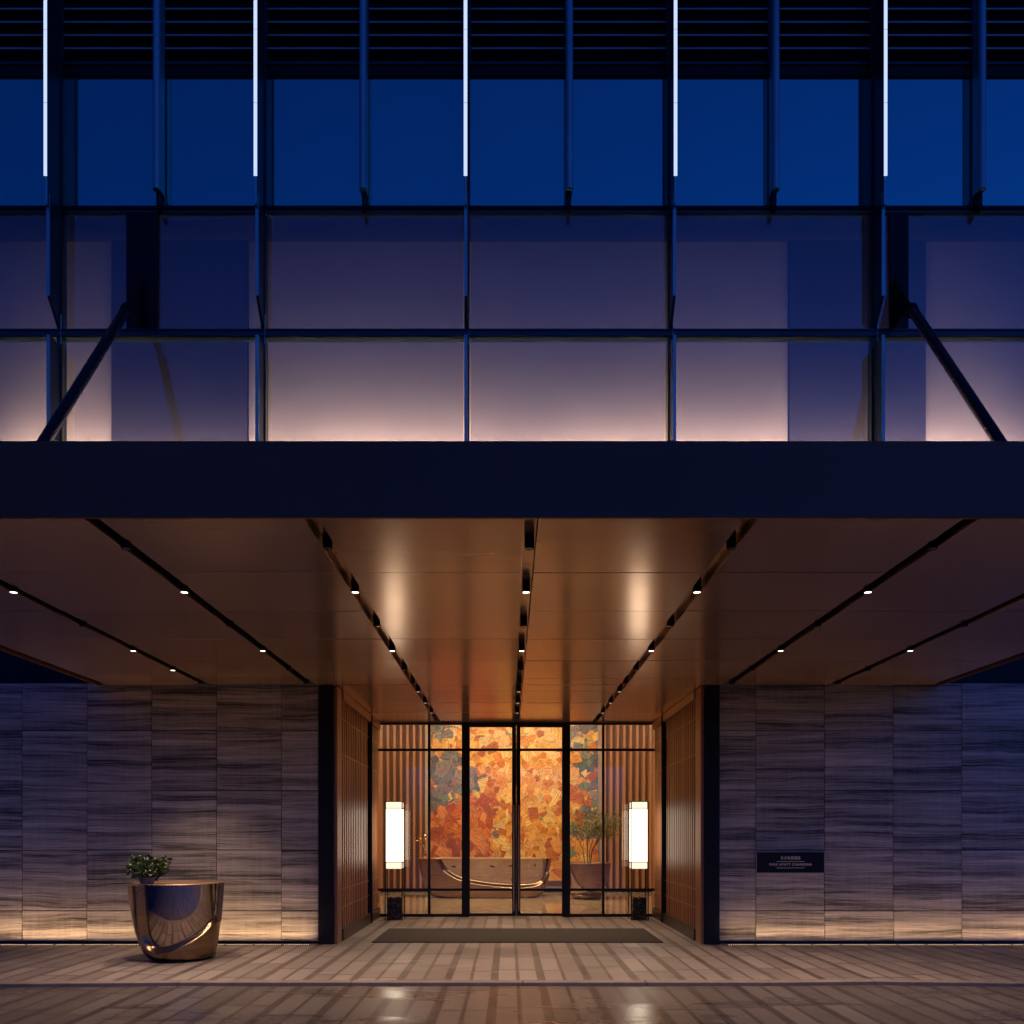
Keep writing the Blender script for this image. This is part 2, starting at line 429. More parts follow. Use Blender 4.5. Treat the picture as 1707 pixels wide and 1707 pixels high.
b.build('soffit', 'bronze_soffit', cn, bevel=.002)
b = MB(); rt = [-XI+.0, -1.42, 0, 1.42, XI]
for i in range(4):
    soffit_boxes(b, rt[i]+(HW if i else 0), rt[i+1]-(HW if i < 3 else 0), yr)
b.build('recess_soffit', 'bronze_soffit', cn, bevel=.002)
for tx in TX:
    y1 = (DG-.03 if abs(tx) < 1.5 else DW-.07)-FR
    b = MB(); b.box(tx-HW-.012, tx-HW-.001, .03, y1, .022, .19); b.box(tx+HW+.001, tx+HW+.012, .03, y1, .022, .19)
    b.box(tx-HW-.012, tx+HW+.012, .03, y1, .192, .20)
    b.build('light_slot', 'slot_bronze' if abs(tx) < 1.5 else 'black_slot', cn)
    if abs(tx) < 1.5:
        b = MB(); k = int((y1-.03)/.53)
        for i in range(k): b.box(tx-HW+.002, tx+HW-.002, .035+i*.53, .035+i*.53+.525, .075, .09, r=random.random())
        b.build('slot_lining', 'bronze_soffit', cn)
b = MB(); b.box(-5.75, 5.75, .0, .028, -.004, .488); b.build('fascia', 'navy_metal', cn, bevel=.004)
for xa in (-5.75, 5.73):
    b = MB(); b.box(xa, xa+.02, .03, DW-FR, -.004, .46); b.build('side_fascia', 'navy_metal', cn)
b = MB(); b.box(-3.0, 3.0, DW-FR+.205, DG-FR+.11, .21, .40); b.build('recess_light_block', 'navy_metal', cn)  # unseen slab added above the recess to stop light leaking in
b = MB(); b.box(-5.725, 5.725, .032, DW-FR+.20, .21, .475); b.build('roof_deck', 'navy_metal', cn)
# ------------------------------------------------------------------ downlights
ordn = ['first', 'second', 'third', 'fourth', 'fifth', 'sixth', 'seventh', 'eighth', 'ninth']
def make_dl(lit, power):
    t = thing('downlight', None, 'downlight', (0, 0, ZS+.0), 'cylinder downlights in the soffit slots')
    b = MB(); b.lathe([(.030, .074), (.034, .0735), (.034, -.022), (.031, -.026), (.028, -.024), (.026, -.008)], 24); b.build('housing', 'black_steel', t, smooth=True)
    b = MB(); b.lathe([(.0255, -.010), (.0275, -.0235), (.02, -.0245)], 20)
    b.build('lens', 'lens_glow' if lit else 'lens_dark', t, smooth=True)
    if lit:
        lamp('SPOT', 'downlight_beam', t, (0, 0, -.04), power, (1, .70, .50), (0, 0, 0), spot_size=R(78), spot_blend=.9, shadow_soft_size=.03)
    return t
protoL = make_dl(True, 230); protoD = make_dl(False, 0); usedL = usedD = False
dim_light = [c for c in protoL.children if c.type == 'LIGHT'][0].data.copy(); dim_light.energy = 70
dim_lens = [c for c in protoL.children if c.name.startswith('lens')][0].data.copy(); dim_lens.materials.clear(); dim_lens.materials.append(MAT['lens_dim'])
fy = [5.70, 6.73, 7.83, 8.88, 9.93, 10.80]; ry = [11.42, 12.40, 13.42]
for ti, tx in enumerate(TX):
    if abs(tx) > 5: continue
    ys = fy+(ry if abs(tx) < 1.5 else [])
    for yi, yv in enumerate(ys):
        lit = (yi in (1, 3)) or (tx == -4.26 and yi == 4) or yi > 5
        if lit: o = protoL if not usedL else copy_tree(protoL); usedL = True
        else: o = protoD if not usedD else copy_tree(protoD); usedD = True
        o.location = (tx, yv, ZS)
        if yi > 5:
            for ch in o.children:
                if ch.type == 'LIGHT': ch.data = dim_light
                if ch.name.startswith('lens'): ch.data = dim_lens
        st_ = 'middle soffit slot' if tx == 0 else ordn[ti]+' soffit slot from the left'
        o['label'] = ('lit' if lit else 'unlit')+' cylinder downlight, '+ordn[yi]+' from the front in the '+st_
# ------------------------------------------------------------------ entrance glazing
g = thing('entrance_screen', 'black framed glass entrance screen with double doors', 'glass screen', (0, DG, 0))
def gx(px): return PX(px, DG)
Z = lambda py: PZ(py, DG)
zt, z3, z1, z0 = Z(1203), Z(1250), Z(1483), 0
b = MB()
b.box(-XI, XI, -.03, .05, zt-.055, ZS-.002)                      # head
b.box(-XI, gx(770), -.03, .05, 0, .05); b.box(gx(950), XI, -.03, .05, 0, .05)
for px in (628, 1094): b.box(gx(px)-.02, gx(px)+.02, -.029, .049, .05, zt-.056)
for px in (715.5, 1005.5): b.box(gx(px)-.022, gx(px)+.022, -.028, .048, .05, zt-.056)
b.build('frame', 'black_steel', g)
dfx = [(gx(770), gx(782.5)), (gx(937.5), gx(950))]
b = MB()
for a, c in dfx: b.box(a, c, -.06, .06, 0, zt-.02)
b.box(gx(770), gx(950), -.062, -.031, zt-.056, zt-.003)
b.build('door_portal', 'black_steel', g, bevel=.003)
b = MB(); b.box(gx(772), gx(947), -.066, -.063, zt-.010, zt-.004); b.build('portal_trim', 'handle_metal', g)
bays = [(gx(628)+.02, gx(715.5)-.022), (gx(715.5)+.022, gx(770)), (gx(950), gx(1005.5)-.022), (gx(1005.5)+.022, gx(1094)-.02)]
for a, c in bays:
    b = MB()
    for z in (z1, z3): b.box(a+.001, c-.001, -.02, .035, z-.022, z+.022)
    b.build('transom', 'black_steel', g)
    for za, zb in ((.05, z1-.022), (z1+.022, z3-.022), (z3+.022, zt-.056)):
        b = MB(); b.box(a+.001, c-.001, .004, .012, za+.001, zb-.001); b.build('pane', 'clear_glass', g)
mid = 0.0
for sx, a, c in ((-1, gx(782.5)+.002, gx(860.5)-.0015), (1, gx(860.5)+.0015, gx(937.5)-.002)):
    st = .075; sn = .006
    ia, ic = (a+sn, c-st) if sx < 0 else (a+st, c-sn)
    b = MB(); b.box(a, ia, -.03, .03, .012, zt-.058); b.box(ic, c, -.03, .03, .012, zt-.058)
    for za, zb in ((.012, .06), (z1-.022, z1+.022), (z3-.022, z3+.022), (zt-.10, zt-.058)):
        b.box(ia+.001, ic-.001, -.028, .028, za, zb)
    dr = b.build('door', 'black_steel', g)
    for za, zb in ((.06, z1-.022), (z1+.022, z3-.022), (z3+.022, zt-.10)):
        b = MB(); b.box(ia+.001, ic-.001, -.004, .004, za+.001, zb-.001); b.build('pane', 'clear_glass', dr)
    hx = gx(860.5)+sx*.046
    b = MB(); b.box(hx-.009, hx+.009, -.085, -.065, Z(1518), Z(1342))
    for zz in (Z(1500), Z(1430), Z(1360)): b.box(hx-.006, hx+.006, -.064, -.031, zz-.01, zz+.01)
    b.build('handle', 'handle_metal', dr)
b = MB(); b.box(gx(860.5)-.003, gx(860.5)+.003, -.036, -.031, Z(1312), Z(1248)); b.build('door_edge_seal', 'handle_metal', g)
# ------------------------------------------------------------------ mat
b = MB(); b.box(-2.02, 2.02, -.81, .81, 0, .012)
tag(b.build('entrance_mat', 'mat_fibre', loc=(-.02, 12.02, .001), bevel=.004), 'dark brown fibre mat before the glass doors', 'doormat')
# ------------------------------------------------------------------ lanterns
def lantern(x, label):
    t = thing('floor_lantern', label, 'lantern', (x, 14.30, 0), 'tall floor lanterns beside the doors')
    w = .135; zb, z_t = .90, 2.07
    b = MB(); b.box(-w, w, -w, w, zb+.11, z_t-.115); b.build('shade', 'shade_glow', t, bevel=.012)
    for z_a, z_b in ((z_t-.113, z_t), (zb, zb+.108)):
        b = MB(); b.box(-w, w, -w, w, z_a, z_b); b.build('shade_band', 'shade_band', t, bevel=.012)
    b = MB(); q = w+.013
    for sx in (-1, 1):
        for sy in (-1, 1): b.box(sx*q-.008, sx*q+.008, sy*q-.008, sy*q+.008, 0, z_t+.008)
    b.build('leg', 'black_steel', t)
    b = MB()
    for z in (z_t+.004, z_t-.115, zb+.11):
        for s_ in (-1, 1):
            b.box(-q, q, s_*q-.007, s_*q+.007, z-.007, z+.007); b.box(s_*q-.007, s_*q+.007, -q+.008, q-.008, z-.007, z+.007)
    b.build('wire_ring', 'black_steel', t)
    b = MB(); b.box(-.122, .122, -.122, .122, 0, .395); b.build('base_block', 'black_marble', t, bevel=.006)
    return t
lantern(-2.15, 'white box lantern on thin black legs, left of the doors')
lantern(2.15, 'white box lantern on thin black legs, right of the doors')
# ------------------------------------------------------------------ plaque
w_, h_ = 113.5/121.6, 35.5/121.6
t = thing('plaque', 'small black hotel name plaque on the right stone wall', 'sign', ((PX(1260, DW)+PX(1373.5, DW))/2, DW-.012, PZ(1437.5, DW)))
b = MB(); b.box(-w_/2+.006, w_/2-.006, -.012, .004, -h_/2+.006, h_/2-.006); b.build('panel', 'black_panel', t)
b = MB()
b.box(-w_/2, w_/2, -.016, .004, h_/2-.006, h_/2); b.box(-w_/2, w_/2, -.016, .004, -h_/2, -h_/2+.006)
b.box(-w_/2, -w_/2+.006, -.016, .004, -h_/2+.0062, h_/2-.0062); b.box(w_/2-.006, w_/2, -.016, .004, -h_/2+.0062, h_/2-.0062)
b.build('rim', 'handle_metal', t)
def text(s_, size, z, parent, width):
    cu = bpy.data.curves.new('lettering', 'FONT'); cu.body = s_; cu.size = size; cu.align_x = 'CENTER'; cu.align_y = 'CENTER'; cu.extrude = .002
    cu.space_character = 1.12
    o = bpy.data.objects.new('tmp', cu); C.objects.link(o); bpy.context.view_layer.update()
    dg = bpy.context.evaluated_depsgraph_get(); me = bpy.data.meshes.new_from_object(o.evaluated_get(dg)); bpy.data.objects.remove(o)
    xs = [v.co.x for v in me.vertices]
    k = width/(max(xs)-min(xs)); cx_ = (max(xs)+min(xs))/2
    for v in me.vertices: v.co = Vector(((v.co.x-cx_)*k, -.014-v.co.z, v.co.y+z))
    me.materials.clear(); me.materials.append(MAT['letter_metal'])
    l = bpy.data.objects.new('lettering', me); C.objects.link(l); l.parent = parent
text('PARK HYATT CHANGSHA', .048, -.030, t, .58)
text('\u957f\u6c99\u67cf\u60a6\u9152\u5e97', .052, .058, t, .27)
b = MB(); b.box(-.19, .19, -.0155, -.0125, .009, .0145); b.box(-.19, .19, -.0155, -.0125, -.078, -.0725); b.build('rule_line', 'letter_metal', t)
# ------------------------------------------------------------------ sculpted bronze vessels
def lerp(tab, x):
    if x <= tab[0][0]: return tab[0][1]
    for (a, va), (c, vc) in zip(tab[:-1], tab[1:]):
        if x <= c:
            k = (x-a)/(c-a); return va+(vc-va)*k
    return tab[-1][1]
def csm(tab, x):   # smooth (Catmull-Rom) lookup
    n = len(tab)
    if x <= tab[0][0]: return tab[0][1]
    if x >= tab[-1][0]: return tab[-1][1]
    i = max(j for j in range(n-1) if tab[j][0] <= x)
    p0 = tab[max(i-1, 0)]; p1 = tab[i]; p2 = tab[i+1]; p3 = tab[min(i+2, n-1)]
    h = p2[0]-p1[0]; k = (x-p1[0])/h
    m1 = (p2[1]-p0[1])/(p2[0]-p0[0])*h; m2 = (p3[1]-p1[1])/(p3[0]-p1[0])*h if p3[0] != p1[0] else 0
    return (2*k**3-3*k*k+1)*p1[1]+(k**3-2*k*k+k)*m1+(-2*k**3+3*k*k)*p2[1]+(k**3-k*k)*m2
def sstep(a, c, x):
    t_ = min(1, max(0, (x-a)/(c-a))); return t_*t_*(3-2*t_)
def smin(a, c, k):
    h = max(k-abs(a-c), 0)/k; return min(a, c)-h*h*k*.25
def vessel(parent, L, Rr, H, sfun, depth, bw, yscale=1, e=2.0, nt=300, nz=110, rim=.03, dish=.012, yt=1.0):
    vs = []; sv = []
    for j in range(nz+1):
        z = H*j/nz; l = csm(L, z); r = csm(Rr, z); a = (r-l)/2; cx_ = (r+l)/2
        for i in range(nt):
            th = 2*math.pi*i/nt; c_, s_ = math.cos(th), math.sin(th)
            ux = math.copysign(abs(c_)**(2/e), c_); uy = math.copysign(abs(s_)**(2/e), s_)
            x = cx_+a*ux; y = a*yscale*uy
            y *= yt+(1-yt)*z/H
            s = sfun(x, z, y) if y < a*yscale*.25 else -1
            k = sstep(0, bw, s)*depth
            x -= ux*k*.35; y -= (uy*k if yscale == 1 else uy*k)
            vs.append((x, y, z)); sv.append(s)
    b = MB(); fs0 = []; 
    b.v = vs
    for j in range(nz):
        for i in range(nt):
            i2 = (i+1) % nt; q = (j*nt+i, j*nt+i2, (j+1)*nt+i2, (j+1)*nt+i)
            s = min(sv[k] for k in q); b.f.append(q); b.r.append(.5); b.mi.append(1 if s > bw*.97 else 0)
    o = b.build('body', ['satin_bronze', 'polished_bronze'], parent, smooth=True)
    # bottom and dished top
    b = MB(); top = vs[nz*nt:]; bot = vs[:nt]
    cxt = (csm(L, H)+csm(Rr, H))/2
    def ring(k, z): return [(cxt+(x-cxt)*k, y*k, z) for x, y, _ in top]
    rs = [top, ring(1-rim*.5, H+.006), ring(1-rim, H+.002), ring(1-rim*1.3, H-dish), ring(.01, H-dish)]
    allv = [v for q in rs for v in q]; b.v = list(allv)
    for j in range(len(rs)-1):
        for i in range(nt):
            i2 = (i+1) % nt; b.f.append((j*nt+i, j*nt+i2, (j+1)*nt+i2, (j+1)*nt+i)); b.r.append(.5); b.mi.append(0)
    b.build('top', 'top_bronze', parent, smooth=True)
    b = MB(); b.add(bot, [tuple(range(nt))]); b.build('underside', 'satin_bronze', parent)
# outdoor drum
dp = thing('drum_planter', 'sculpted bronze drum with a mirror polished scoop, before the left wall', 'planter', (-4.16, 9.80, 0), 'sculpted bronze vessels')
Lp = [(0, -.24), (.02, -.285), (.05, -.33), (.12, -.38), (.30, -.445), (.55, -.50), (.912, -.545)]
Rp = [(0, .385), (.02, .42), (.05, .44), (.12, .46), (.30, .49), (.55, .52), (.912, .545)]
zb_p = [(-.45, .60), (-.30, .26), (-.24, .17), (-.15, .115), (.02, .115), (.2, .175), (.38, .275), (.5, .42), (.56, .56)]
def s_drum(x, z, y): return smin((x+.305)*.9, (z-csm(zb_p, x))*.8, .10)
vessel(dp, Lp, Rp, .912, s_drum, .13, .06)
# bush on the drum
def leaves(b, c, rad, n, ll, lw, flat=1.0, bias=None):
    for i in range(n):
        d = Vector((random.gauss(0, 1), random.gauss(0, 1), random.gauss(0, 1))).normalized()
        rr = random.random()**.45
        p = Vector(c)+Vector((d.x*rad[0]*rr, d.y*rad[1]*rr, d.z*rad[2]*rr))
        dr = (d+Vector((random.uniform(-.7, .7), random.uniform(-.7, .7), random.uniform(-.3, .8)))).normalized()
        sd = dr.cross(Vector((random.uniform(-1, 1), random.uniform(-1, 1), random.uniform(-1, 1)))).normalized(); up = sd.cross(dr)
        l = ll*random.uniform(.7, 1.25); w = lw*random.uniform(.7, 1.2)
        m1 = p+dr*l*.45; 
        b.add([p, m1+sd*w-up*w*.3, m1+up*w*.15, m1-sd*w-up*w*.3, p+dr*l-up*l*.12], [(0, 1, 2), (0, 2, 3), (1, 4, 2), (2, 4, 3)], r=min(1, max(0, random.random()*.95 if random.random() > .06 else 1)))
bp_ = thing('potted_plant', 'small leafy potted bush on top of the bronze drum', 'plant', (-4.16-.285, 9.64, .892))
b = MB(); b.lathe([(.045, 0), (.075, .03), (.095, .09), (.10, .10), (.09, .10), (.085, .085)], 28); b.build('pot', 'terracotta', bp_, smooth=True)
b = MB(); b.lathe([(.084, .08), (.02, .094)], 20); b.build('soil', 'soil', bp_)
b = MB()
for i in range(26):
    a = random.uniform(0, 6.28); rr = random.uniform(.05, .20); b.tube((0, 0, .09), (rr*math.cos(a), rr*math.sin(a), .09+random.uniform(.06, .22)), .004, .002, 6)
b.build('branches', 'stem', bp_)
b = MB(); leaves(b, (0, 0, .20), (.225, .21, .12), 560, .046, .024)
for k in range(9):
    a = random.uniform(0, 6.28); leaves(b, (.19*math.cos(a), .17*math.sin(a), .16+random.uniform(0, .15)), (.065, .06, .05), 34, .046, .023)
b.build('foliage', 'leaf_green', bp_)
# ------------------------------------------------------------------ lobby
lb = thing('lobby', 'warm lobby interior behind the glass doors', 'room', (0, DG, 0))
DL = DB-DG; HL = 4.85; WL = 5.2
b = MB(); b.box(-WL, WL, .125, DL+.1, -.12, .0); tag(b.build('lobby_floor', 'lobby_marble', loc=(0, DG, 0)), kind='structure')
b = MB(); b.box(-WL, WL, DL+.02, DL+.3, 0, HL); b.build('rear_wall', 'plaster', lb)
b = MB(); b.box(-WL-.2, -WL, .1, DL+.3, 0, HL); b.box(WL, WL+.2, .1, DL+.3, 0, HL); b.build('side_wall', 'lobby_wood', lb)
b = MB(); b.box(-WL-.2, WL+.2, .1, DL+.3, HL+.001, HL+.2); b.build('ceiling', 'plaster', lb)
b = MB(); b.box(-WL-.2, -XI-.2, .1, .3, 0, HL); b.box(XI+.2, WL+.2, .1, .3, 0, HL); b.box(-XI-.2, XI+.2, .1, .3, ZS+.0, HL); b.build('front_wall', 'plaster', lb)
b = MB()
def flute(b, x0, x1, y, p=.170):
    k = int((x1-x0)/p); 
    for i in range(k):
        a = x0+i*p; r = random.random()
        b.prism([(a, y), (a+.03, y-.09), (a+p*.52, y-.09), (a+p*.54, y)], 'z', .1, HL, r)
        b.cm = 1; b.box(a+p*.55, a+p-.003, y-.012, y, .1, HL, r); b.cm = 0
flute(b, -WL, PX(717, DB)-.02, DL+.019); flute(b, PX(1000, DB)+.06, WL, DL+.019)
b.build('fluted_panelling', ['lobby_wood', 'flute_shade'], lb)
b = MB(); b.box(-WL, WL, DL-.08, DL+.01, 0, .099); b.build('skirting', 'black_steel', lb)
# artwork: overlapping striped veneer-like pieces
art = thing('wall_artwork', 'huge orange patchwork artwork on the lobby back wall', 'artwork', (0, DB-.07, 0))
ax0, ax1, az0, az1 = PX(717, DB), PX(996, DB), .30, 4.80
b = MB(); b.box(ax0, ax1, .0, .085, az0, az1); b.build('panel', 'lobby_wood', art)
pal_hot = [(.68, .26, .05), (.76, .38, .08), (.80, .46, .12), (.56, .18, .04), (.82, .54, .16), (.70, .32, .08), (.44, .13, .04), (.74, .42, .12), (.80, .58, .22)]
pal_lit = [(.84, .52, .18), (.86, .60, .26), (.80, .42, .12), (.78, .52, .15), (.84, .56, .28), (.70, .30, .08)]
pal_cool = [(.13, .13, .15), (.17, .17, .20), (.10, .15, .17), (.22, .19, .22), (.19, .24, .22), (.28, .22, .20), (.12, .11, .16)]
pal_red = [(.55, .14, .05), (.66, .22, .08), (.45, .10, .05), (.72, .30, .12), (.60, .24, .12), (.36, .10, .07)]
pal_odd = [(.20, .26, .16), (.30, .24, .26), (.50, .40, .14), (.66, .52, .30), (.22, .22, .22)]
me_v, me_f, cols, uvs, rn = [], [], [], [], []
def piece(cx_, cz, s, col, yy):
    a = random.uniform(0, math.pi*2); kind = random.random()
    w = s*random.uniform(.6, 1.25); h = s*random.uniform(.6, 1.1)
    if kind < .45: P_ = [(-w/2, -h/2), (w/2, -h/2), (w/2*random.uniform(.6, 1.1), h/2), (-w/2*random.uniform(.5, 1.2), h/2*random.uniform(.7, 1.2))]
    elif kind < .8:
        n_ = 7; a0 = random.uniform(.7, 1.3); P_ = [(-w*.15, -h*.55), (w*.15, -h*.55)]+[(w*.62*math.sin(a0*(.5-i/(n_-1))*1.6), h*(-.45+1.0*math.cos(a0*(.5-i/(n_-1))*1.6))) for i in range(n_)]
    else: P_ = [(-w*.5, -h*.3), (0, -h*.55), (w*.5, -h*.2), (w*.35, h*.45), (-w*.25, h*.55)]
    ca, sa = math.cos(a), math.sin(a); o = len(me_v); ok = []
    for (px, pz) in P_:
        X = cx_+px*ca-pz*sa; Zz = cz+px*sa+pz*ca
        X = min(ax1, max(ax0, X)); Zz = min(az1, max(az0, Zz)); ok.append((X, yy, Zz))
    me_v.extend(ok); me_f.append(tuple(range(o, o+len(ok)))); cols.append(col); uvs.append(P_); rn.append(random.random())
def region(x, z):
    u = (x-ax0)/(ax1-ax0); v = (z-1.2)/3.2
    # cool drift on the left third mid-height and right edge
    wob = .06*math.sin(z*3.1)+.05*math.sin(z*7.7+x*3)
    if u < .17+wob+(.10 if 2.6 < z < 3.6 else -.09) and z > 2.1: return 'cool'
    if u > .90+wob*.6 - (.10 if z > 3.6 else 0) and z > 1.3: return 'cool' if random.random() < .85 else 'hot'
    if u < .38 and z < 2.5: return 'red'
    if .38 < u < .86 and z > 2.9: return 'lit' if random.random() < .5 else 'hot'
    return 'hot'
yy = 0.0; N = 3400
for i in range(N):
    x = random.uniform(ax0, ax1); z = random.uniform(az0, az1); rg_ = region(x, z)
    pal = {'cool': pal_cool, 'hot': pal_hot, 'lit': pal_lit, 'red': pal_red}[rg_]
    col = random.choice(pal)
    if random.random() < .035: col = random.choice(pal_odd)
    if rg_ == 'cool' and random.random() < .10: col = random.choice(pal_hot)
    k = random.uniform(.88, 1.12); col = tuple(min(1, c*k) for c in col)
    s = random.uniform(.28, .50) if i < N*.5 else random.uniform(.17, .34)
    piece(x, z, s, col, -.003-i*8e-6)
me = bpy.data.meshes.new('strokes'); me.from_pydata(me_v, [], me_f); me.materials.append(MAT['art_strokes'])
ca_ = me.color_attributes.new('tint', 'FLOAT_COLOR', 'CORNER'); ul = me.uv_layers.new(name='uv'); at = me.attributes.new('rnd', 'FLOAT', 'FACE')
li = 0
for f_, col, P_, r_ in zip(me.polygons, cols, uvs, rn):
    at.data[f_.index].value = r_
    for k, l in enumerate(f_.loop_indices): ca_.data[l].color = col+(1,); ul.data[l].uv = (P_[k][0]*6+r_*10, P_[k][1]*6) if r_ < .6 else (P_[k][1]*6, P_[k][0]*6+r_*10)
o = bpy.data.objects.new('patchwork', me); C.objects.link(o); o.parent = art
# reception desk
dk = thing('reception_desk', 'long boat shaped bronze reception desk in front of the artwork', 'desk', (PX(809, 19.3), 19.3, 0), 'sculpted bronze vessels')
Ld = [(0, -1.15), (.03, -1.24), (.10, -1.32), (.25, -1.42), (.5, -1.51), (.93, -1.62)]
Rd = [(0, 1.22), (.03, 1.30), (.10, 1.37), (.25, 1.44), (.5, 1.52), (.93, 1.61)]
zb_d = [(-1.4, 1.0), (-1.1, .78), (-.95, .62), (-.6, .42), (-.1, .31), (.6, .24), (1.1, .25), (1.35, .33), (1.5, .55)]
def s_desk(x, z, y): return smin((x+1.16)*.7, (z-csm(zb_d, x))*.75, .15) if z > 0 else -1
vessel(dk, Ld, Rd, .93, s_desk, .16, .07, .36, 2.6, 360, 80, .012, .012, .66)
# gold ornament on the desk
t = thing('gold_vase', 'small gold vase with sprigs on the left end of the desk', 'vase', (PX(697, 19.3)+.16, 19.2, .93))
b = MB(); b.lathe([(.03, 0), (.06, .04), (.065, .09), (.03, .15), (.022, .19), (.03, .21)], 24); b.build('body', 'gold', t, smooth=True)
b = MB()
for i in range(10):
    a = random.uniform(0, 6.28); b.tube((0, 0, .2), (.14*math.cos(a), .1*math.sin(a), random.uniform(.35, .6)), .004, .002, 5)
leaves(b, (-.02, 0, .42), (.15, .12, .18), 60, .05, .014); b.build('sprigs', 'gold', t)
# lobby planter + tree
d3 = 18.95
lp = thing('lobby_planter', 'sculpted bronze planter holding a tree inside the lobby', 'planter', (PX(979, d3), d3, 0), 'sculpted bronze vessels')
Li = [(0, -.28), (.02, -.33), (.08, -.38), (.25, -.46), (.5, -.52), (.83, -.565)]
Ri = [(0, .28), (.02, .33), (.08, .37), (.25, .44), (.5, .50), (.83, .55)]
def s_lp(x, z, y):
    q = math.sqrt(((x-.10)/.50)**2+((z-.90)/.66)**2)-1; return smin(q*.4, (z-.09)*.8, .05)
vessel(lp, Li, Ri, .83, s_lp, .10, .04, nt=220, nz=80)
tr = thing('lobby_tree', 'fine leaved indoor tree standing in the lobby planter', 'tree', (PX(979, d3), d3, .79))
b = MB(); tips = []
for i in range(9):
    a = random.uniform(0, 6.28); p0 = Vector((.07*math.cos(a), .07*math.sin(a), 0)); p1 = p0+Vector((.05*math.cos(a), .05*math.sin(a), .35))
    p2 = p1+Vector((.25*math.cos(a)+random.uniform(-.05, .05), .2*math.sin(a), random.uniform(.3, .5)))
    b.tube(p0, p1, .012, .010, 7); b.tube(p1, p2, .010, .005, 7); tips.append(p2)
    for k in range(3):
        q = p2+Vector((random.uniform(-.28, .34), random.uniform(-.2, .2), random.uniform(-.05, .42))); b.tube(p1.lerp(p2, random.uniform(.4, 1)), q, .004, .002, 5); tips.append(q)
b.build('trunk', 'stem', tr)
b = MB()
for q in tips: leaves(b, q, (.20, .17, .15), 85, .055, .009)
b.build('crown', 'leaf_tree', tr)
# lobby ceiling lights
def ceiling_light(x, y, w, d, e, label, rx_=0.0):
    t = thing('ceiling_light', label, 'ceiling light', (x, y, HL-.02), 'recessed lobby ceiling lights')
    b = MB(); b.box(-w/2-.04, w/2+.04, -d/2-.04, d/2+.04, -.002, .018); b.build('frame', 'black_steel', t)
    b = MB(); b.box(-w/2, w/2, -d/2, d/2, -.012, -.004); b.build('diffuser', 'cove_glow', t)
    lamp('AREA', 'ceiling_beam', t, (0, 0, -.03), e, (1, .71, .42), (rx_, 0, 0), shape='RECTANGLE', size=w, size_y=d, spread=R(150))
ceiling_light(0, DB-2.0, 4.2, .14, 165, 'long recessed lobby ceiling light nearest the artwork', R(40))
ceiling_light(0, DG+2.6, 3.6, .3, 230, 'recessed lobby ceiling light in the middle of the ceiling')
ceiling_light(-3.6, DB-1.6, 1.4, .2, 45, 'recessed lobby ceiling light over the left panelling', R(30))
ceiling_light(3.6, DB-1.6, 1.4, .2, 45, 'recessed lobby ceiling light over the right panelling', R(30))
# ------------------------------------------------------------------ upper facade
DFc = 11.40
def fz(py): return PZ(py, DFc)
fc = thing('glass_facade', 'blue glass and louvre facade above the canopy', 'facade', (0, DFc, 3.6))
def P(name, b, mat, parent=fc, **kw):
    o = b.build(name, mat, parent, **kw); o.location = (0-fc.location.x, -DFc, -3.6) if parent is fc else o.location; return o
zlv = fz(110); zw1 = fz(127); zw0 = fz(347); z20 = fz(352); zt1 = fz(551); zt0 = fz(565); ztop = 17.0
FXs = [-6.45+2.86*k for k in range(-2, 8)]
XL, XR = FXs[0], FXs[-1]
halves = [x+1.43 for x in FXs[:-1]]
allx = sorted(FXs+halves)
y = DFc
b = MB(); b.box(XL-.1, XR+.1, y+1.0, y+9.5, 5.1, ztop); P('building_core', b, 'inner_dark')
b = MB(); b.box(XL, -5.76, y-.02, y+.1, 3.58, 4.20); b.box(5.76, XR, y-.02, y+.1, 3.58, 4.20); b.box(-5.755, 5.755, y-.02, y+.1, 4.03, 4.20); P('lower_spandrel', b, 'black_panel')
for x0, x1 in zip(allx[:-1], allx[1:]):
    a, c = x0+.038, x1-.038
    b = MB(); b.box(a, c, y+.02, y+.04, zw0+.002, zw1-.002); P('window_pane', b, 'mirror_glass')
    b = MB(); z = zlv+.02
    b.box(a-.0, a+.02, y-.03, y+.06, zlv, ztop-.02); b.box(c-.02, c, y-.03, y+.06, zlv, ztop-.02)
    b.box(a+.021, c-.021, y-.03, y+.06, zlv-.0, zlv+.035)
    k = 1
    while zlv+.185*k < ztop-.05:
        zz = zlv+.035+.185*k
        b.prism([(y-.025, zz-.015), (y-.025, zz+.012), (y+.12, zz+.095), (y+.12, zz+.075)], 'x', a+.022, c-.022)
        b.cm = 1; b.box(a+.022, c-.022, y-.033, y-.026, zz-.012, zz+.010); b.cm = 0; k += 1
    P('louvre_panel', b, ['dark_alu', 'lip_alu'])
b = MB()
for x in allx: b.box(x-.036, x+.036, y-.02, y+.10, zw0, ztop)
P('upper_mullion', b, 'dark_alu')
b = MB(); b.box(XL, XR, y-.012, y+.012, zw1, zlv-.002); P('louvre_sill', b, 'black_panel')
b = MB(); b.box(XL, XR, y-.05, y+.1, z20, zw0-.001); P('floor_line', b, 'black_panel')
b = MB(); b.box(XL, XR, y-.045, y+.08, zt0, zt1); b.box(XL, XR, y-.06, y-.046, zt1-.03, zt1-.012); b.box(XL, XR, y-.06, y-.046, zt0+.01, zt0+.024); P('transom', b, 'dark_alu')
b = MB(); b.box(XL, XR, y-.03, y+.06, z20-.045, z20-.002); P('transom', b, 'dark_alu')
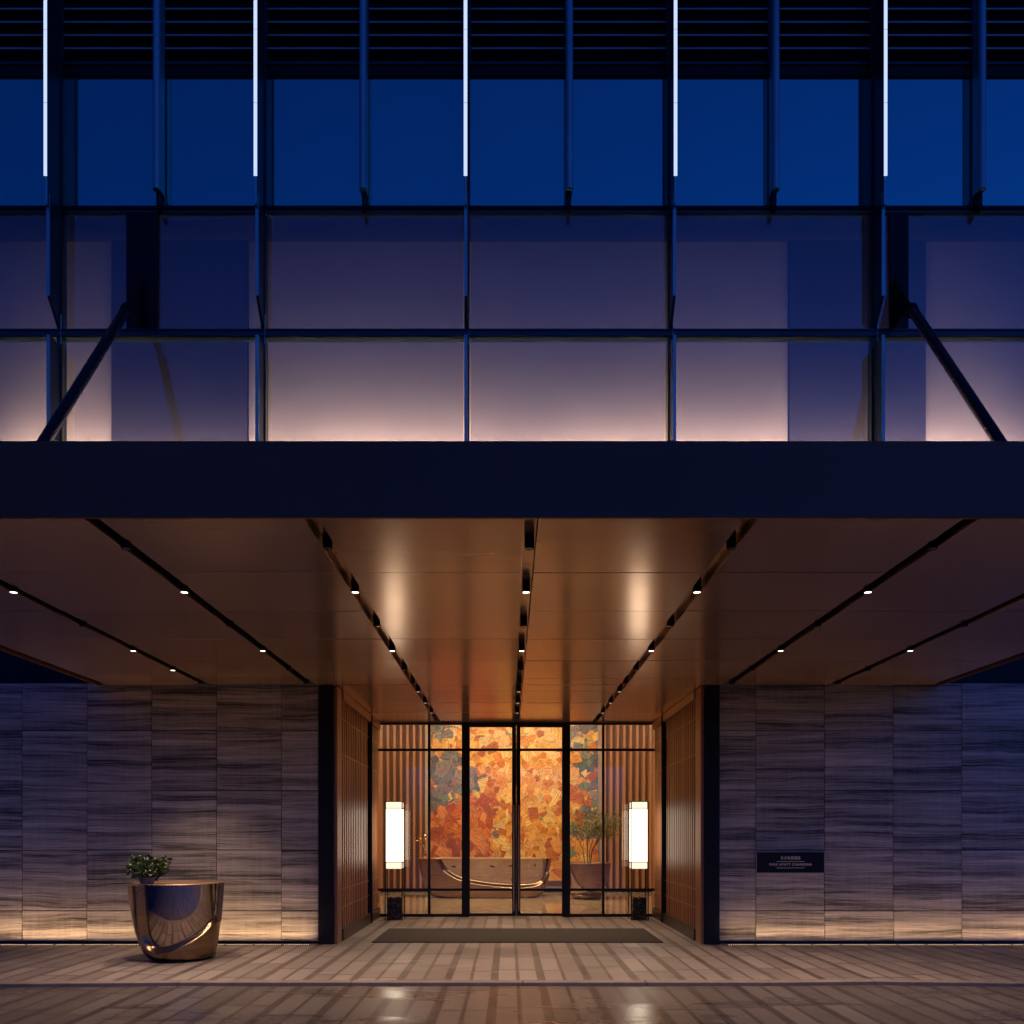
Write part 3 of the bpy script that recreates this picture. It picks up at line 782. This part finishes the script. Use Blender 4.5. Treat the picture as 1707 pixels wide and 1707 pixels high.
for x0, x1 in zip(FXs[:-1], FXs[1:]):
    a, c = x0+.05, x1-.05
    for z0_, z1_ in ((zt1+.002, z20-.047), (4.202, zt0-.002)):
        b = MB(); b.box(a, c, y+.0, y+.012, z0_, z1_); P('glass_pane', b, 'facade_glass')
for x in FXs:
    b = MB(); b.box(x-.035, x+.035, y-.03, y+.10, 4.2, z20-.048); P('mullion', b, 'dark_alu')
    b = MB(); b.prism([(y-.30, fz(352)+.0), (y-.03, fz(352)), (y-.03, fz(540)-.12), (y-.30, fz(536)+.16)], 'x', x-.018, x+.018)
    b.cm = 1; b.box(x-.022, x+.022, y-.312, y-.301, fz(536)+.16, fz(352)); P('fin', b, ['dark_alu', 'blue_alu'])
    b = MB(); b.box(x-.016, x+.016, y-.30, y-.031, 4.2, zt1-.25)
    b.cm = 1; b.box(x-.021, x+.021, y-.312, y-.301, 4.2, zt1-.25); P('fin', b, ['dark_alu', 'blue_alu'])
    b = MB(); b.box(x+.028, x+.034, y-.06, y-.031, zt0-.1, zt1+.2); P('clip', b, 'blue_alu')
for x in halves:
    b = MB(); b.box(x-.045, x+.045, y-.17, y-.021, fz(345)+.12, ztop); b.tube((x, y-.17, fz(345)+.10), (x, y-.17, ztop), .052, n=20); P('fin', b, 'blue_alu')
    b = MB(); b.box(x-.02, x+.02, y-.15, y-.051, fz(347)-.12, fz(345)+.098); P('fin_foot', b, 'black_panel')
# inner lit wall and dark columns
yi = y+.62
b = MB()
for a, c in ((XL, -6.04), (-4.00, 4.00), (6.05, XR)): b.box(a, c, yi, yi+.05, 4.15, z20+.3)
P('inner_wall', b, 'light_panel')
b = MB(); b.box(-6.02, -4.02, yi-.04, yi+.2, 4.15, z20+.3); b.box(4.02, 6.03, yi-.04, yi+.2, 4.15, z20+.3); P('inner_column', b, 'dark_column')
b = MB(); b.box(XL, XR, y+.1, yi+.05, z20+.02, zw0+.02); P('inner_soffit', b, 'black_panel')
b = MB(); b.box(XL, XR, y+.10, yi, 6.10, 6.14); P('added_uplight_shelf', b, 'dark_alu')  # unseen board added to carry the uplights, leaves the cavity below dark
b = MB(); b.box(PX(213, DFc), PX(265, DFc), y-.045, y-.008, zt1+.003, z20-.05); P('anchor_panel', b, 'black_panel')
b = MB(); b.box(PX(1481, DFc), PX(1512, DFc), y-.045, y-.008, zt1+.003, z20-.05); P('anchor_panel', b, 'black_panel')
# lit fins
pos = ['leftmost', 'second from the left', 'middle', 'fourth from the left', 'rightmost']
fins = []
def make_fin():
    t = thing('light_fin', None, 'light fin', (0, DFc, fz(350)), 'lit vertical fins on the facade')
    z0_ = fz(350); h = ztop-z0_
    zb = PZ(335, 11.0)-z0_-.03
    b = MB(); b.prism([(-.34, zb+.0), (-.03, -.02), (-.03, h), (-.34, h)], 'x', -.014, .014); b.build('blade', 'dark_alu', t)
    zl = PZ(290, 11.0)-z0_
    b = MB(); L0 = zl
    while L0 < h-.1:
        L1 = min(L0+1.0, h); b.box(-.024, .024, -.375, -.367, L0, L1-.012); L0 = L1
    b.build('tube', 'tube_glow', t)
    b = MB(); b.box(-.028, .028, -.366, -.341, zl, h); b.box(-.028, -.0245, -.378, -.3665, zl, h); b.box(.0245, .028, -.378, -.3665, zl, h); b.build('tube_housing', 'dark_alu', t)
    b = MB(); b.prism([(-.365, zl-.01), (-.341, zl-.01), (-.341, zb+.03), (-.35, zb+.05)], 'x', -.012, .012); b.build('end_cap', 'blue_alu', t)
    return t
pf = make_fin()
for i, x in enumerate(FXs):
    o = pf if i == 0 else copy_tree(pf); o.location.x = x
    j = i-2
    if 0 <= j < 5: o['label'] = 'glowing white vertical fin on the facade, '+pos[j]+(' one' if j in (0, 2, 4) else '')
    else: o['label'] = 'glowing white vertical fin beyond the '+('left' if j < 0 else 'right')+' edge, '+('outermost' if i in (0, len(FXs)-1) else 'inner')+(' of three' if j > 4 else '')+(' spare' if i == len(FXs)-2 else '')
# unseen linear uplights behind the glass, resting on the added shelf
for nm, x0, x1 in (('left half', -7.6, -.05), ('right half', .05, 7.6)):
    t = thing('uplight_strip', 'warm linear uplight behind the glass washing the '+nm+' of the facade', 'light strip', ((x0+x1)/2, DFc+.30, 6.145), 'linear uplights behind the lower glass')
    b = MB(); b.box(-(x1-x0)/2, (x1-x0)/2, -.05, .05, 0, .05); b.build('housing', 'black_steel', t)
    k = round((x1-x0)/.95); seg = (x1-x0)/k
    for q in range(k):
        lamp('AREA', 'uplight_beam', t, (-(x1-x0)/2+(q+.5)*seg, 0, .06), 1650/k*random.uniform(.82, 1.2), (1, .60, .41), (R(180-50), 0, 0), shape='RECTANGLE', size=seg*.8, size_y=.04, spread=R(100))
# ------------------------------------------------------------------ tie rods
def rod(sx, label):
    t = thing('tie_rod', label, 'tie rod', (sx*5.26, 0, 0), 'steel tie rods carrying the canopy')
    A = Vector((0, 11.02, 8.78)); B = Vector((0, 7.62, 4.00)); d = (B-A).normalized()
    b = MB(); s0 = A+d*.30; b.tube(s0, B, .062, n=28); b.build('tube', 'rod_paint', t, smooth=True)
    b = MB(); b.tube(s0-d*.03, s0+d*.05, .07, n=28); b.build('collar', 'black_steel', t, smooth=True)
    b = MB(); b.prism([(11.36, 9.25), (11.32, 9.27), (10.82, 8.52), (10.90, 8.44), (11.02, 8.56), (11.36, 8.62)], 'x', -.018, .018); b.build('bracket', 'black_steel', t)
    return t
rod(-1, 'thick black steel tie rod sloping from facade to canopy at left')
rod(1, 'thick black steel tie rod sloping from facade to canopy at right')
